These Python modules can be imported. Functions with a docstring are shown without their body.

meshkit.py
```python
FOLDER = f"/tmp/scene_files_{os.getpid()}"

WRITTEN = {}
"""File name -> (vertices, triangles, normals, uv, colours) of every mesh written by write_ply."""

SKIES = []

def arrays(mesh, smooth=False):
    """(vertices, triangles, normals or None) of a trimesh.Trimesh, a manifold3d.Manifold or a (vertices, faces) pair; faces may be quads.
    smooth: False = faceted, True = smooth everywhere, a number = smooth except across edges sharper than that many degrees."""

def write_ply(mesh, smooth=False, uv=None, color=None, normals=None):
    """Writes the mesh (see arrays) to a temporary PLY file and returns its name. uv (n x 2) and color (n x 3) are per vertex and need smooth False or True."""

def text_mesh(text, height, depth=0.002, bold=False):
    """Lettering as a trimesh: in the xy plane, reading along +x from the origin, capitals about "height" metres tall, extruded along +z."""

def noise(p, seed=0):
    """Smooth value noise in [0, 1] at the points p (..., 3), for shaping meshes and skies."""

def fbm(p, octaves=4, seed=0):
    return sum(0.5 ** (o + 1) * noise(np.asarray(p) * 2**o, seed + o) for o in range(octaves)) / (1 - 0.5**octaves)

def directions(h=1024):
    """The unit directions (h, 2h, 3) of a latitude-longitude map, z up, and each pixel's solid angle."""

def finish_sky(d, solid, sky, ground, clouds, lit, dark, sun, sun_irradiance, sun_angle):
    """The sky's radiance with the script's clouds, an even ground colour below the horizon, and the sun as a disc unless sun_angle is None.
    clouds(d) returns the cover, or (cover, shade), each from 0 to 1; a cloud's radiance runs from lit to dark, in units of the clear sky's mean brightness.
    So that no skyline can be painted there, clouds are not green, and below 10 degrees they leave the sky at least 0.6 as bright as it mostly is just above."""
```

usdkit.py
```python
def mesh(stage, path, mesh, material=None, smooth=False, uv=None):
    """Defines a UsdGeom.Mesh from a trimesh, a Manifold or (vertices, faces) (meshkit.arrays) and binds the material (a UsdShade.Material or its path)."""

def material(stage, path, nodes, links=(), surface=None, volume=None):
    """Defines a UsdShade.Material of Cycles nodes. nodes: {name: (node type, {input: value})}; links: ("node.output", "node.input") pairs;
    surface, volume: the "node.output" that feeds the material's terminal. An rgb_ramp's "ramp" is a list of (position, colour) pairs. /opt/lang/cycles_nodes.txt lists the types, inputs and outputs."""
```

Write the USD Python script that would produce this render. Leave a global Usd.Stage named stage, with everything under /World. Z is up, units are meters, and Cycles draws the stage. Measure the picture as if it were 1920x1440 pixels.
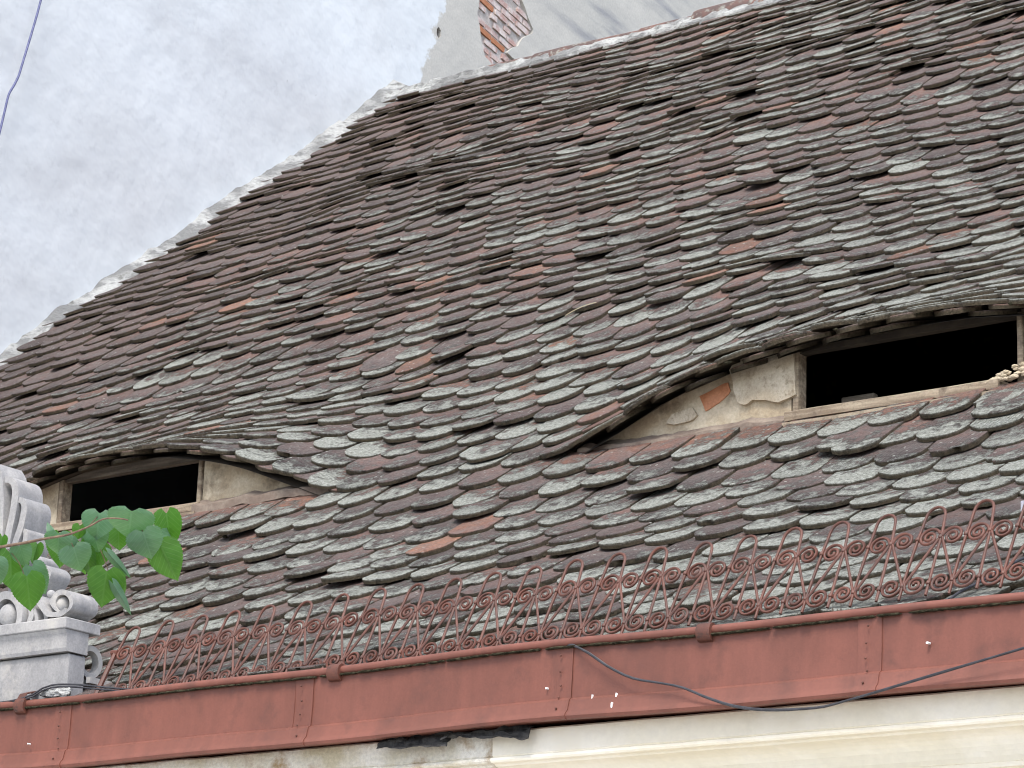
import math
import numpy as np, trimesh, usdkit, meshkit
from shapely.geometry import Polygon, Point, LineString, box as sbox
from shapely.ops import unary_union
from shapely import affinity
from pxr import Usd, UsdGeom, UsdLux, UsdShade, Gf, Sdf, Vt

stage = Usd.Stage.CreateInMemory()
UsdGeom.SetStageUpAxis(stage, UsdGeom.Tokens.z)
UsdGeom.SetStageMetersPerUnit(stage, 1.0)
UsdGeom.Xform.Define(stage, '/World')
UsdGeom.Scope.Define(stage, '/World/Looks')

# ------------------------------------------------------------------ camera
F = 5404.67                                   # focal length in pixels of a 1920 wide picture
YAW, PITCH, ROLL = np.radians([37.5235, 16.165, 2.083])
CZ = 1.65
fw = np.array([-np.sin(YAW) * np.cos(PITCH), np.cos(YAW) * np.cos(PITCH), np.sin(PITCH)])
rt = np.array([np.cos(YAW), np.sin(YAW), 0.0]); up = np.cross(rt, fw)
rt, up = rt * np.cos(ROLL) + up * np.sin(ROLL), up * np.cos(ROLL) - rt * np.sin(ROLL)
EYE = np.array([0, 0, CZ])
cam = UsdGeom.Camera.Define(stage, '/World/camera')
cam.CreateHorizontalApertureAttr(36.0); cam.CreateVerticalApertureAttr(27.0)
cam.CreateFocalLengthAttr(F / 1920 * 36.0)
cam.CreateClippingRangeAttr(Gf.Vec2f(0.1, 500))
cam.AddTransformOp().Set(Gf.Matrix4d(*rt, 0, *up, 0, *(-fw), 0, *EYE, 1))
cam.CreateExposureAttr(1.28)

# ------------------------------------------------------------------ sky and soft sun (bright overcast)
SUN_EL, SUN_AZ = math.radians(60), math.radians(160)         # azimuth = atan2(x, y)
sdir = np.array([math.cos(SUN_EL) * math.sin(SUN_AZ), math.cos(SUN_EL) * math.cos(SUN_AZ), math.sin(SUN_EL)])
skymat = usdkit.material(stage, '/World/Looks/sky_air', {
    's': ('sky_texture', {'sky_type': 'single_scattering', 'sun_disc': False, 'sun_elevation': SUN_EL, 'sun_rotation': SUN_AZ,
                          'air_density': 1.0, 'aerosol_density': 3.0, 'ozone_density': 1.0, 'altitude': 400.0}),
    'h': ('hsv', {'saturation': 0.72}),
    'b': ('background_shader', {'strength': 0.135})}, [('s.color', 'h.color'), ('h.color', 'b.color')], surface='b.background')
dome = UsdLux.DomeLight.Define(stage, '/World/sky')
UsdShade.MaterialBindingAPI.Apply(dome.GetPrim()).Bind(skymat)
dome.GetPrim().SetCustomDataByKey('kind', 'structure')
sun = UsdLux.DistantLight.Define(stage, '/World/sun')
sun.CreateNormalizeAttr(True); sun.CreateIntensityAttr(0.40); sun.CreateAngleAttr(24.0); sun.CreateColorAttr(Gf.Vec3f(1, 0.96, 0.91))
zc = sdir; xc = np.cross([0, 0, 1.0], zc); xc /= np.linalg.norm(xc); yc = np.cross(zc, xc)
sun.AddTransformOp().Set(Gf.Matrix4d(*xc, 0, *yc, 0, *zc, 0, 0, 0, 30, 1))

# ------------------------------------------------------------------ helpers
rng = np.random.default_rng(7)
N3 = meshkit.noise
def nz(p, seed=0, octaves=3): return meshkit.fbm(np.asarray(p, float), octaves, seed)
def proj(P):
    P = np.asarray(P, float) - EYE; z = P @ fw
    return np.stack([960 + F * (P @ rt) / z, 720 - F * (P @ up) / z], -1)
def ray(x, y): return (x - 960) / F * rt - (y - 720) / F * up + fw
def hit(x, y, P0, n):
    d = ray(x, y); return EYE + d * (((np.asarray(P0) - EYE) @ n) / (d @ n))
def at(x, y, Y): return hit(x, y, [0, Y, 0], np.array([0, 1.0, 0]))

names = {}
def numbered(path):
    k = names.get(path, -1) + 1; names[path] = k
    return path if k == 0 else f'{path}_{k:03d}'
base_of = {}
def tag(prim, label=None, cat=None, group=None, kind=None):
    for k, v in (('label', label), ('category', cat), ('group', group), ('kind', kind)):
        if v: prim.SetCustomDataByKey(k, v)
    return prim
def thing(name, label, cat, base, group=None):
    p = numbered('/World/' + name)
    x = UsdGeom.Xform.Define(stage, p); x.AddTranslateOp().Set(Gf.Vec3d(*map(float, base)))
    base_of[p] = np.asarray(base, float)
    return tag(x.GetPrim(), label, cat, group)
def put(name, mesh, mat, parent=None, smooth=False, attrs=None, label=None, kind=None):
    """One mesh (world coordinates) as a part of parent, or top level."""
    pp = str(parent.GetPath()) if parent is not None else '/World'
    path = numbered(pp + '/' + name)
    b = np.zeros(3)
    for k, v in base_of.items():
        if pp == k or pp.startswith(k + '/'): b = v
    if hasattr(mesh, 'vertices'): mesh = (np.array(mesh.vertices), np.array(mesh.faces))
    v, f = mesh
    m = usdkit.mesh(stage, path, (np.asarray(v) - b, f), M[mat], smooth=smooth)
    if attrs:
        api = UsdGeom.PrimvarsAPI(m)
        for k, a in attrs.items():
            api.CreatePrimvar(k, Sdf.ValueTypeNames.Float3Array, 'vertex').Set(Vt.Vec3fArray.FromNumpy(np.ascontiguousarray(a, np.float32)))
    pr = m.GetPrim()
    return tag(pr, label, None, None, kind)
def cat(meshes):
    vs, fs, n = [], [], 0
    for m in meshes:
        if hasattr(m, 'vertices'): m = (np.array(m.vertices), np.array(m.faces))
        vs.append(np.asarray(m[0], float)); fs.append(np.asarray(m[1]) + n); n += len(m[0])
    return np.vstack(vs), np.vstack(fs)
def grid(P):
    """(a, b, 3) points -> quads as triangles."""
    a, b = P.shape[:2]; i, j = np.meshgrid(np.arange(a - 1), np.arange(b - 1), indexing='ij')
    q = np.stack([i * b + j, (i + 1) * b + j, (i + 1) * b + j + 1, i * b + j + 1], -1).reshape(-1, 4)
    return P.reshape(-1, 3), np.vstack([q[:, [0, 1, 2]], q[:, [0, 2, 3]]])
def sweep(profile, xs, dz=None, dy=None, closed=True):
    """Extrude a (y, z) profile along x with end caps."""
    pr = np.asarray(profile, float); xs = np.asarray(xs, float); n, m = len(xs), len(pr)
    P = np.zeros((n, m, 3)); P[..., 0] = xs[:, None]; P[..., 1] = pr[None, :, 0]; P[..., 2] = pr[None, :, 1]
    if dz is not None: P[..., 2] += np.asarray(dz).reshape(n, -1)
    if dy is not None: P[..., 1] += np.asarray(dy).reshape(n, -1)
    if closed:
        P = np.concatenate([P, P[:, :1]], 1)
    v, f = grid(P)
    if closed:
        tri = trimesh.creation.triangulate_polygon(Polygon(pr), engine='earcut')
        cv, cf = tri
        lo = np.column_stack([np.full(len(cv), xs[0]), cv]); hi = np.column_stack([np.full(len(cv), xs[-1]), cv])
        if dz is not None: lo[:, 2] += np.ravel(np.asarray(dz)[0])[0]; hi[:, 2] += np.ravel(np.asarray(dz)[-1])[0]
        return cat([(v, f), (lo, cf), (hi, cf[:, ::-1])])
    return v, f
def tube(pts, rad, sides=7, flat=None):
    p = np.asarray(pts, float); n = len(p); rad = np.broadcast_to(rad, (n,))
    t = np.gradient(p, axis=0); t /= np.linalg.norm(t, axis=1, keepdims=True) + 1e-12
    a = np.zeros_like(p); ref = np.array([0.3, 0.9, 0.2]) if flat is None else np.asarray(flat, float)
    a = np.cross(t, ref); a /= np.linalg.norm(a, axis=1, keepdims=True) + 1e-9
    b = np.cross(t, a); an = np.arange(sides) * 2 * np.pi / sides
    P = p[:, None] + rad[:, None, None] * (np.cos(an)[None, :, None] * a[:, None] + np.sin(an)[None, :, None] * b[:, None])
    P = np.concatenate([P, P[:, :1]], 1); v, f = grid(P)
    m = sides + 1
    c0, c1 = len(v), len(v) + 1
    caps = [[c0, j + 1, j] for j in range(sides)] + [[c1, (n - 1) * m + j, (n - 1) * m + j + 1] for j in range(sides)]
    return np.vstack([v, p[:1], p[-1:]]), np.vstack([f, caps])
def smoothline(pts, n):
    pts = np.asarray(pts, float); k = len(pts)
    d = np.r_[0, np.cumsum(np.linalg.norm(np.diff(pts, axis=0), axis=1))]
    from scipy.interpolate import CubicSpline, PchipInterpolator
    t = np.linspace(0, d[-1], n)
    return np.stack([PchipInterpolator(d, pts[:, i])(t) for i in range(pts.shape[1])], 1)
def box(lo, hi, bevel=0.0):
    lo, hi = np.asarray(lo, float), np.asarray(hi, float)
    if bevel <= 0:
        m = trimesh.creation.box(hi - lo); m.apply_translation((lo + hi) / 2); return m
    c = []
    for sx in (0, 1):
        for sy in (0, 1):
            for sz in (0, 1):
                p = np.where([sx, sy, sz], hi, lo); s = np.where([sx, sy, sz], -1, 1) * bevel
                c += [p + s * [0, 1, 1], p + s * [1, 0, 1], p + s * [1, 1, 0]]
    return trimesh.convex.convex_hull(np.array(c))
def plate(poly, P0, ex, ez, ey, depth):
    """shapely polygon in (a, b) -> solid: P0 + a ex + b ez, from 0 to depth along ey."""
    out = []
    for g in getattr(poly, 'geoms', [poly]):
        if g.is_empty or g.area < 1e-7: continue
        m = trimesh.creation.extrude_polygon(g, depth, engine='earcut'); v = m.vertices
        w = np.asarray(P0) + v[:, :1] * ex + v[:, 1:2] * ez + v[:, 2:3] * ey
        f = m.faces
        if np.dot(np.cross(ex, ez), ey) < 0: f = f[:, ::-1]
        out.append((w, f))
    return cat(out)
def rough_ring(coords, step, amp, seed):
    """Polygon outline resampled and jittered."""
    L = LineString(list(coords) + [coords[0]]); n = max(8, int(L.length / step))
    pts = np.array([L.interpolate(i / n, normalized=True).coords[0] for i in range(n)])
    q = np.column_stack([pts * (1.0 / (step * 2.5)), np.full(n, seed * 3.7)])
    return Polygon(pts + amp * (np.stack([nz(q, seed), nz(q, seed + 50)], 1) - 0.5) * 2).buffer(0)

# ------------------------------------------------------------------ materials
M = {}
def mat(name, nodes, links, surface='p.BSDF'):
    M[name] = usdkit.material(stage, '/World/Looks/' + name, nodes, links, surface=surface)
def noisy(name, c1, c2, scale, rough=0.8, bump=0.3, bdist=0.004, c3=None, scale2=None, lo=0.42, hi=0.62, detail=6, fine=180, spec=0.3, stretch=None, fr=(0.82, 1.12)):
    nodes = {'g': ('geometry', {}), 'n': ('noise_texture', {'scale': scale, 'detail': float(detail), 'roughness': 0.62}),
             'r': ('rgb_ramp', {'ramp': [(lo, c1), (hi, c2)]}),
             'f': ('noise_texture', {'scale': fine, 'detail': 4.0, 'roughness': 0.7}),
             'fr': ('rgb_ramp', {'ramp': [(0.3, (fr[0],) * 3), (0.7, (fr[1],) * 3)]}),
             'm': ('mix_color', {'blend_type': 'multiply', 'fac': 1.0, 'use_clamp': False}),
             'b': ('bump', {'strength': bump, 'distance': bdist}),
             'p': ('principled_bsdf', {'roughness': rough, 'specular_ior_level': spec})}
    links = [('n.fac', 'r.fac'), ('g.position', 'f.vector'), ('f.fac', 'fr.fac'),
             ('r.color', 'm.a'), ('fr.color', 'm.b'), ('f.fac', 'b.height'), ('b.normal', 'p.normal')]
    if stretch:
        nodes['mp'] = ('mapping', {'scale': stretch}); links += [('g.position', 'mp.vector'), ('mp.vector', 'n.vector')]
    else: links += [('g.position', 'n.vector')]
    src = 'm.result'
    if c3 is not None:
        nodes['n3'] = ('noise_texture', {'scale': scale2, 'detail': 7.0, 'roughness': 0.65})
        nodes['r3'] = ('rgb_ramp', {'ramp': [(0.53, (0, 0, 0)), (0.68, (1, 1, 1))]})
        nodes['m3'] = ('mix_color', {'b': c3}); links += [('g.position', 'n3.vector'), ('n3.fac', 'r3.fac'), ('r3.color', 'm3.fac'), (src, 'm3.a')]
        src = 'm3.result'
    links.append((src, 'p.base_color'))
    mat(name, nodes, links)

def tile_material():
    n = {'g': ('geometry', {}), 'tc': ('attribute', {'attribute': 'tc'}), 'tr': ('attribute', {'attribute': 'tr'}),
         'off': ('vector_math', {'math_type': 'scale', 'scale': 9.0}), 'pos': ('vector_math', {'math_type': 'add'}),
         'st': ('separate_xyz', {}), 'sr': ('separate_xyz', {}),
         'n1': ('noise_texture', {'scale': 11.0, 'detail': 5.0, 'roughness': 0.6}),
         'n2': ('noise_texture', {'scale': 21.0, 'detail': 9.0, 'roughness': 0.76}),
         'n3': ('noise_texture', {'scale': 210.0, 'detail': 4.0, 'roughness': 0.7}),
         'n4': ('noise_texture', {'scale': 95.0, 'detail': 7.0, 'roughness': 0.86}),
         # base colour value
         'a1': ('math', {'math_type': 'multiply_add', 'value2': 0.50, 'value3': -0.25}),
         'a2': ('math', {'math_type': 'add'}),
         'yy': ('map_range', {'from_min': 0.05, 'from_max': 0.19, 'to_min': -0.02, 'to_max': 0.16, 'clamp': True}),
         'a3': ('math', {'math_type': 'add'}),
         'base': ('rgb_ramp', {'ramp': [(0.0, (0.051, 0.042, 0.040)), (0.3, (0.092, 0.069, 0.064)), (0.52, (0.130, 0.088, 0.079)), (0.7, (0.178, 0.099, 0.080)), (0.86, (0.215, 0.110, 0.076)), (1.0, (0.27, 0.135, 0.088))]}),
         'fine': ('rgb_ramp', {'ramp': [(0.36, (0.50,) * 3), (0.64, (1.42,) * 3)]}),
         'flm': ('map_range', {'from_min': 0.40, 'from_max': 0.58, 'to_min': 0.0, 'to_max': 0.55, 'clamp': True}), 'film': ('mix_color', {'b': (0.155, 0.143, 0.136)}),
         'bm': ('mix_color', {'blend_type': 'multiply', 'fac': 1.0, 'use_clamp': False}),
         # lichen mask
         'l1': ('math', {'math_type': 'multiply_add', 'value2': 0.86}),
         'l2': ('math', {'math_type': 'multiply', 'value2': 0.28}),
         'ly': ('map_range', {'from_min': 0.03, 'from_max': 0.17, 'to_min': 0.0, 'to_max': 0.16, 'clamp': True}),
         'l3': ('math', {'math_type': 'subtract'}),
         'l4': ('math', {'math_type': 'multiply_add', 'value2': 0.36, 'value3': -0.262}),
         'l5': ('math', {'math_type': 'add'}),
         'lm': ('map_range', {'from_min': 0.462, 'from_max': 0.545, 'clamp': True}),
         'lcol': ('rgb_ramp', {'ramp': [(0.36, (0.050, 0.048, 0.037)), (0.43, (0.150, 0.152, 0.132)), (0.53, (0.268, 0.279, 0.248)), (0.63, (0.43, 0.445, 0.400))]}),
         'mix1': ('mix_color', {}),
         # single round lichen spots
         'vo': ('voronoi_texture', {'scale': 42.0, 'randomness': 1.0}),
         'vs': ('separate_xyz', {}),
         'v1': ('math', {'math_type': 'less_than', 'value2': 0.27}),
         'v2': ('math', {'math_type': 'greater_than', 'value2': 0.74}),
         'v3': ('math', {'math_type': 'multiply'}), 'v4': ('math', {'math_type': 'multiply'}),
         'vr': ('math', {'math_type': 'multiply_add', 'value2': 0.12}),
         'mix2': ('mix_color', {'b': (0.38, 0.39, 0.35)}),
         # dirty lower edges
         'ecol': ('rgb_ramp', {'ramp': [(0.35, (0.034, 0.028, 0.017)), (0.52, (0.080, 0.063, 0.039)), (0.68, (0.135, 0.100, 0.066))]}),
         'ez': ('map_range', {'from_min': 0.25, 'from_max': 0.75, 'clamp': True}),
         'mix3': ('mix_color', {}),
         # grooves
         'gw': ('math', {'math_type': 'multiply', 'value2': 520.0}), 'gs': ('math', {'math_type': 'sine'}), 'gm': ('math', {'math_type': 'multiply'}),
         'ie': ('math', {'math_type': 'subtract', 'value1': 1.0}), 'gm2': ('math', {'math_type': 'multiply'}), 'gt': ('map_range', {'from_min': 0.72, 'from_max': 0.9, 'to_min': 0.0, 'to_max': 0.5, 'clamp': True}),
         'h1': ('math', {'math_type': 'multiply_add', 'value2': 0.8}), 'h2': ('math', {'math_type': 'add'}),
         'b': ('bump', {'strength': 1.0, 'distance': 0.008}),
         'p': ('principled_bsdf', {'roughness': 0.88, 'specular_ior_level': 0.22})}
    L = [('tr.vector', 'off.vector1'), ('g.position', 'pos.vector1'), ('off.vector', 'pos.vector2'), ('tc.vector', 'st.vector'), ('tr.vector', 'sr.vector')]
    L += [('pos.vector', k + '.vector') for k in ('n1', 'n2', 'n3', 'n4', 'vo')]
    L += [('n1.fac', 'a1.value1'), ('a1.value', 'a2.value1'), ('sr.x', 'a2.value2'), ('st.y', 'yy.value'), ('a2.value', 'a3.value1'), ('yy.result', 'a3.value2'), ('a3.value', 'base.fac'),
          ('n4.fac', 'fine.fac'), ('n2.fac', 'flm.value'), ('flm.result', 'film.fac'), ('base.color', 'film.a'), ('film.result', 'bm.a'), ('fine.color', 'bm.b')]
    L += [('n2.fac', 'l1.value1'), ('n3.fac', 'l2.value1'), ('l2.value', 'l1.value3'), ('st.y', 'ly.value'), ('l1.value', 'l3.value1'), ('ly.result', 'l3.value2'),
          ('sr.y', 'l4.value1'), ('l3.value', 'l5.value1'), ('l4.value', 'l5.value2'), ('l5.value', 'lm.value'),
          ('n4.fac', 'lcol.fac'), ('bm.result', 'mix1.a'), ('lcol.color', 'mix1.b'), ('lm.result', 'mix1.fac')]
    L += [('vo.color', 'vs.vector'), ('vs.y', 'vr.value1'), ('vo.distance', 'vr.value3'), ('vr.value', 'v1.value1'), ('vs.x', 'v2.value1'), ('v1.value', 'v3.value1'), ('v2.value', 'v3.value2'),
          ('v3.value', 'v4.value1'), ('sr.z', 'v4.value2'), ('mix1.result', 'mix2.a'), ('v4.value', 'mix2.fac')]
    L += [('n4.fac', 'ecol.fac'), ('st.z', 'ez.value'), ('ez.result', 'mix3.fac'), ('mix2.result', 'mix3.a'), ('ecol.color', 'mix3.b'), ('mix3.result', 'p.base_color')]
    L += [('st.x', 'gw.value1'), ('gw.value', 'gs.value1'), ('gs.value', 'gm.value1'), ('sr.z', 'gt.value'), ('gt.result', 'gm.value2'),
          ('lm.result', 'h1.value1'), ('n3.fac', 'h1.value3'), ('h1.value', 'h2.value1'), ('ez.result', 'ie.value2'), ('gm.value', 'gm2.value1'), ('ie.value', 'gm2.value2'), ('gm2.value', 'h2.value2'), ('h2.value', 'b.height'), ('b.normal', 'p.normal')]
    mat('clay_tile', n, L)
tile_material()

def wall_material():
    n = {'w': ('attribute', {'attribute': 'wc'}), 'g': ('geometry', {}), 's': ('separate_xyz', {}),
         # white paint with grey clouds of grime
         'mw': ('mapping', {'scale': (0.6, 1.0, 1.0)}), 'n1': ('noise_texture', {'scale': 1.35, 'detail': 7.0, 'roughness': 0.58, 'distortion': 0.3}),
         'c1': ('rgb_ramp', {'ramp': [(0.30, (0.525, 0.54, 0.545)), (0.46, (0.60, 0.623, 0.628)), (0.62, (0.64, 0.668, 0.675))]}),
         'n2': ('noise_texture', {'scale': 9.0, 'detail': 8.0, 'roughness': 0.68}),
         'c2': ('rgb_ramp', {'ramp': [(0.30, (0.90, 0.90, 0.90)), (0.44, (1, 1, 1)), (0.70, (1, 1, 1)), (0.735, (0.72, 0.71, 0.69))]}),
         'm1': ('mix_color', {'blend_type': 'multiply', 'fac': 0.9}),
         # bare grey render further back, streaked
         'mp': ('mapping', {'scale': (0.35, 3.2, 1.0), 'rotation': (0, 0, 0.10)}),
         'n3': ('noise_texture', {'scale': 1.5, 'detail': 6.0, 'roughness': 0.55}),
         'c3': ('rgb_ramp', {'ramp': [(0.34, (0.30, 0.30, 0.30)), (0.46, (0.46, 0.447, 0.405)), (0.6, (0.50, 0.483, 0.435))]}),
         'sx': ('map_range', {'from_min': 8.9, 'from_max': 10.0, 'clamp': True}), 'm3': ('mix_color', {'a': (0.49, 0.472, 0.425)}),
         'n5': ('noise_texture', {'scale': 60.0, 'detail': 5.0, 'roughness': 0.7}),
         'c5': ('rgb_ramp', {'ramp': [(0.3, (0.86,) * 3), (0.7, (1.08,) * 3)]}), 'm5': ('mix_color', {'blend_type': 'multiply', 'fac': 1.0, 'use_clamp': False}),
         # ragged edge of the paint
         'e1': ('math', {'math_type': 'multiply_add', 'value2': -0.455}),
         'n4': ('noise_texture', {'scale': 5.0, 'detail': 8.0, 'roughness': 0.62}),
         'e2': ('math', {'math_type': 'multiply_add', 'value2': 0.75}),
         'e3': ('map_range', {'from_min': 3.71, 'from_max': 3.76, 'clamp': True}),
         'mm': ('mix_color', {}),
         'nb': ('noise_texture', {'scale': 4.0, 'detail': 3.0, 'roughness': 0.5}), 'b': ('bump', {'strength': 0.35, 'distance': 0.03}),
         'p': ('principled_bsdf', {'roughness': 0.9, 'specular_ior_level': 0.2})}
    L = [('w.vector', 's.vector'), ('w.vector', 'mw.vector'), ('mw.vector', 'n1.vector'), ('w.vector', 'n2.vector'), ('n1.fac', 'c1.fac'), ('n2.fac', 'c2.fac'), ('c1.color', 'm1.a'), ('c2.color', 'm1.b'),
         ('w.vector', 'mp.vector'), ('mp.vector', 'n3.vector'), ('n3.fac', 'c3.fac'), ('s.x', 'sx.value'), ('sx.result', 'm3.fac'), ('c3.color', 'm3.b'),
         ('w.vector', 'n5.vector'), ('n5.fac', 'c5.fac'), ('m3.result', 'm5.a'), ('c5.color', 'm5.b'),
         ('s.y', 'e1.value1'), ('s.x', 'e1.value3'), ('w.vector', 'n4.vector'), ('n4.fac', 'e2.value1'), ('e1.value', 'e2.value3'), ('e2.value', 'e3.value'),
         ('e3.result', 'mm.fac'), ('m1.result', 'mm.a'), ('m5.result', 'mm.b'), ('mm.result', 'p.base_color'), ('w.vector', 'nb.vector'), ('nb.fac', 'b.height'), ('b.normal', 'p.normal')]
    mat('firewall_plaster', n, L)
wall_material()

noisy('mortar', (0.22, 0.222, 0.217), (0.46, 0.465, 0.45), 5.5, 0.95, 1.0, 0.016, c3=(0.15, 0.15, 0.14), scale2=11.0, fine=60, lo=.45, hi=.56)
noisy('ridge_clay', (0.10, 0.07, 0.064), (0.165, 0.088, 0.072), 9.0, 0.9, 0.5, 0.006, c3=(0.26, 0.265, 0.235), scale2=22.0, fine=150)
noisy('old_brick', (0.46, 0.30, 0.26), (0.62, 0.53, 0.49), 9.0, 0.95, 0.8, 0.01, c3=(0.64, 0.60, 0.57), scale2=16.0, lo=.40, hi=.58, fine=80)
noisy('bare_brick', (0.38, 0.155, 0.075), (0.46, 0.21, 0.115), 14.0, 0.95, 0.5, 0.006, fine=120)
noisy('brick_mortar', (0.46, 0.41, 0.37), (0.62, 0.57, 0.53), 12.0, 0.95, 1.0, 0.015, fine=70)
noisy('gutter_paint', (0.138, 0.048, 0.032), (0.178, 0.061, 0.041), 2.6, 0.55, 0.16, 0.002, c3=(0.115, 0.042, 0.029), scale2=9.0, fine=140, spec=0.45, fr=(0.92, 1.06), stretch=(3.0, 1.0, 0.7))
noisy('rail_paint', (0.076, 0.027, 0.017), (0.116, 0.040, 0.025), 16.0, 0.55, 0.25, 0.001, c3=(0.045, 0.021, 0.015), scale2=40.0, fine=300, spec=0.45)
noisy('weathered_stone', (0.25, 0.248, 0.25), (0.36, 0.352, 0.343), 5.0, 0.8, 0.2, 0.003, c3=(0.44, 0.42, 0.38), scale2=5.0, fine=120, stretch=(1.5, 1.5, 0.6))
noisy('cream_plaster', (0.41, 0.33, 0.225), (0.53, 0.46, 0.345), 6.0, 0.95, 0.6, 0.006, c3=(0.20, 0.16, 0.11), scale2=9.0, fine=90)
noisy('pale_plaster', (0.42, 0.355, 0.26), (0.52, 0.455, 0.35), 9.0, 0.95, 0.7, 0.006, c3=(0.27, 0.22, 0.155), scale2=40.0, fine=120)
noisy('old_wood', (0.20, 0.155, 0.11), (0.36, 0.30, 0.22), 9.0, 0.9, 0.6, 0.004, c3=(0.13, 0.10, 0.075), scale2=20.0, fine=120, stretch=(0.5, 6.0, 6.0))
noisy('dark_wood', (0.10, 0.083, 0.065), (0.19, 0.16, 0.125), 9.0, 0.9, 0.6, 0.004, fine=120, stretch=(0.5, 6.0, 6.0))
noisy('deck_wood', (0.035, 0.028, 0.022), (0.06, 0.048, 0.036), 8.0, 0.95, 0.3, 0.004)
noisy('cornice_paint', (0.80, 0.74, 0.60), (0.85, 0.80, 0.69), 3.0, 0.85, 0.2, 0.003, c3=(0.77, 0.71, 0.57), scale2=2.5, fine=40, fr=(0.95, 1.04))
noisy('cornice_peeling', (0.54, 0.48, 0.34), (0.76, 0.725, 0.645), 4.0, 0.92, 0.5, 0.006, c3=(0.34, 0.24, 0.13), scale2=8.0, fine=90, lo=0.36, hi=0.52)
noisy('mortar_wash', (0.17, 0.13, 0.105), (0.25, 0.205, 0.165), 10.0, 0.95, 0.6, 0.006, fine=90)
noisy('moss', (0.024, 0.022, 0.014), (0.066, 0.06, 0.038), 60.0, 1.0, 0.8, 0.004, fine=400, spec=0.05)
noisy('tar_felt', (0.02, 0.02, 0.021), (0.06, 0.058, 0.055), 20.0, 0.8, 0.5, 0.004)
noisy('black_cable', (0.018, 0.018, 0.022), (0.035, 0.034, 0.04), 30.0, 0.45, 0.1, 0.001, spec=0.5)
noisy('blue_wire', (0.10, 0.11, 0.22), (0.14, 0.15, 0.28), 30.0, 0.5, 0.1, 0.001)
noisy('bark', (0.11, 0.07, 0.05), (0.20, 0.135, 0.09), 80.0, 0.8, 0.4, 0.001)
noisy('street_paving', (0.27, 0.255, 0.235), (0.36, 0.345, 0.32), 1.2, 0.9, 0.4, 0.01)
noisy('grass_stem', (0.40, 0.34, 0.22), (0.50, 0.43, 0.30), 30.0, 0.9, 0.1, 0.001)
noisy('white_drops', (0.72, 0.72, 0.70), (0.80, 0.80, 0.78), 30.0, 0.9, 0.1, 0.001)
noisy('sheet_metal', (0.32, 0.32, 0.37), (0.40, 0.40, 0.45), 12.0, 0.5, 0.1, 0.001)

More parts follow.
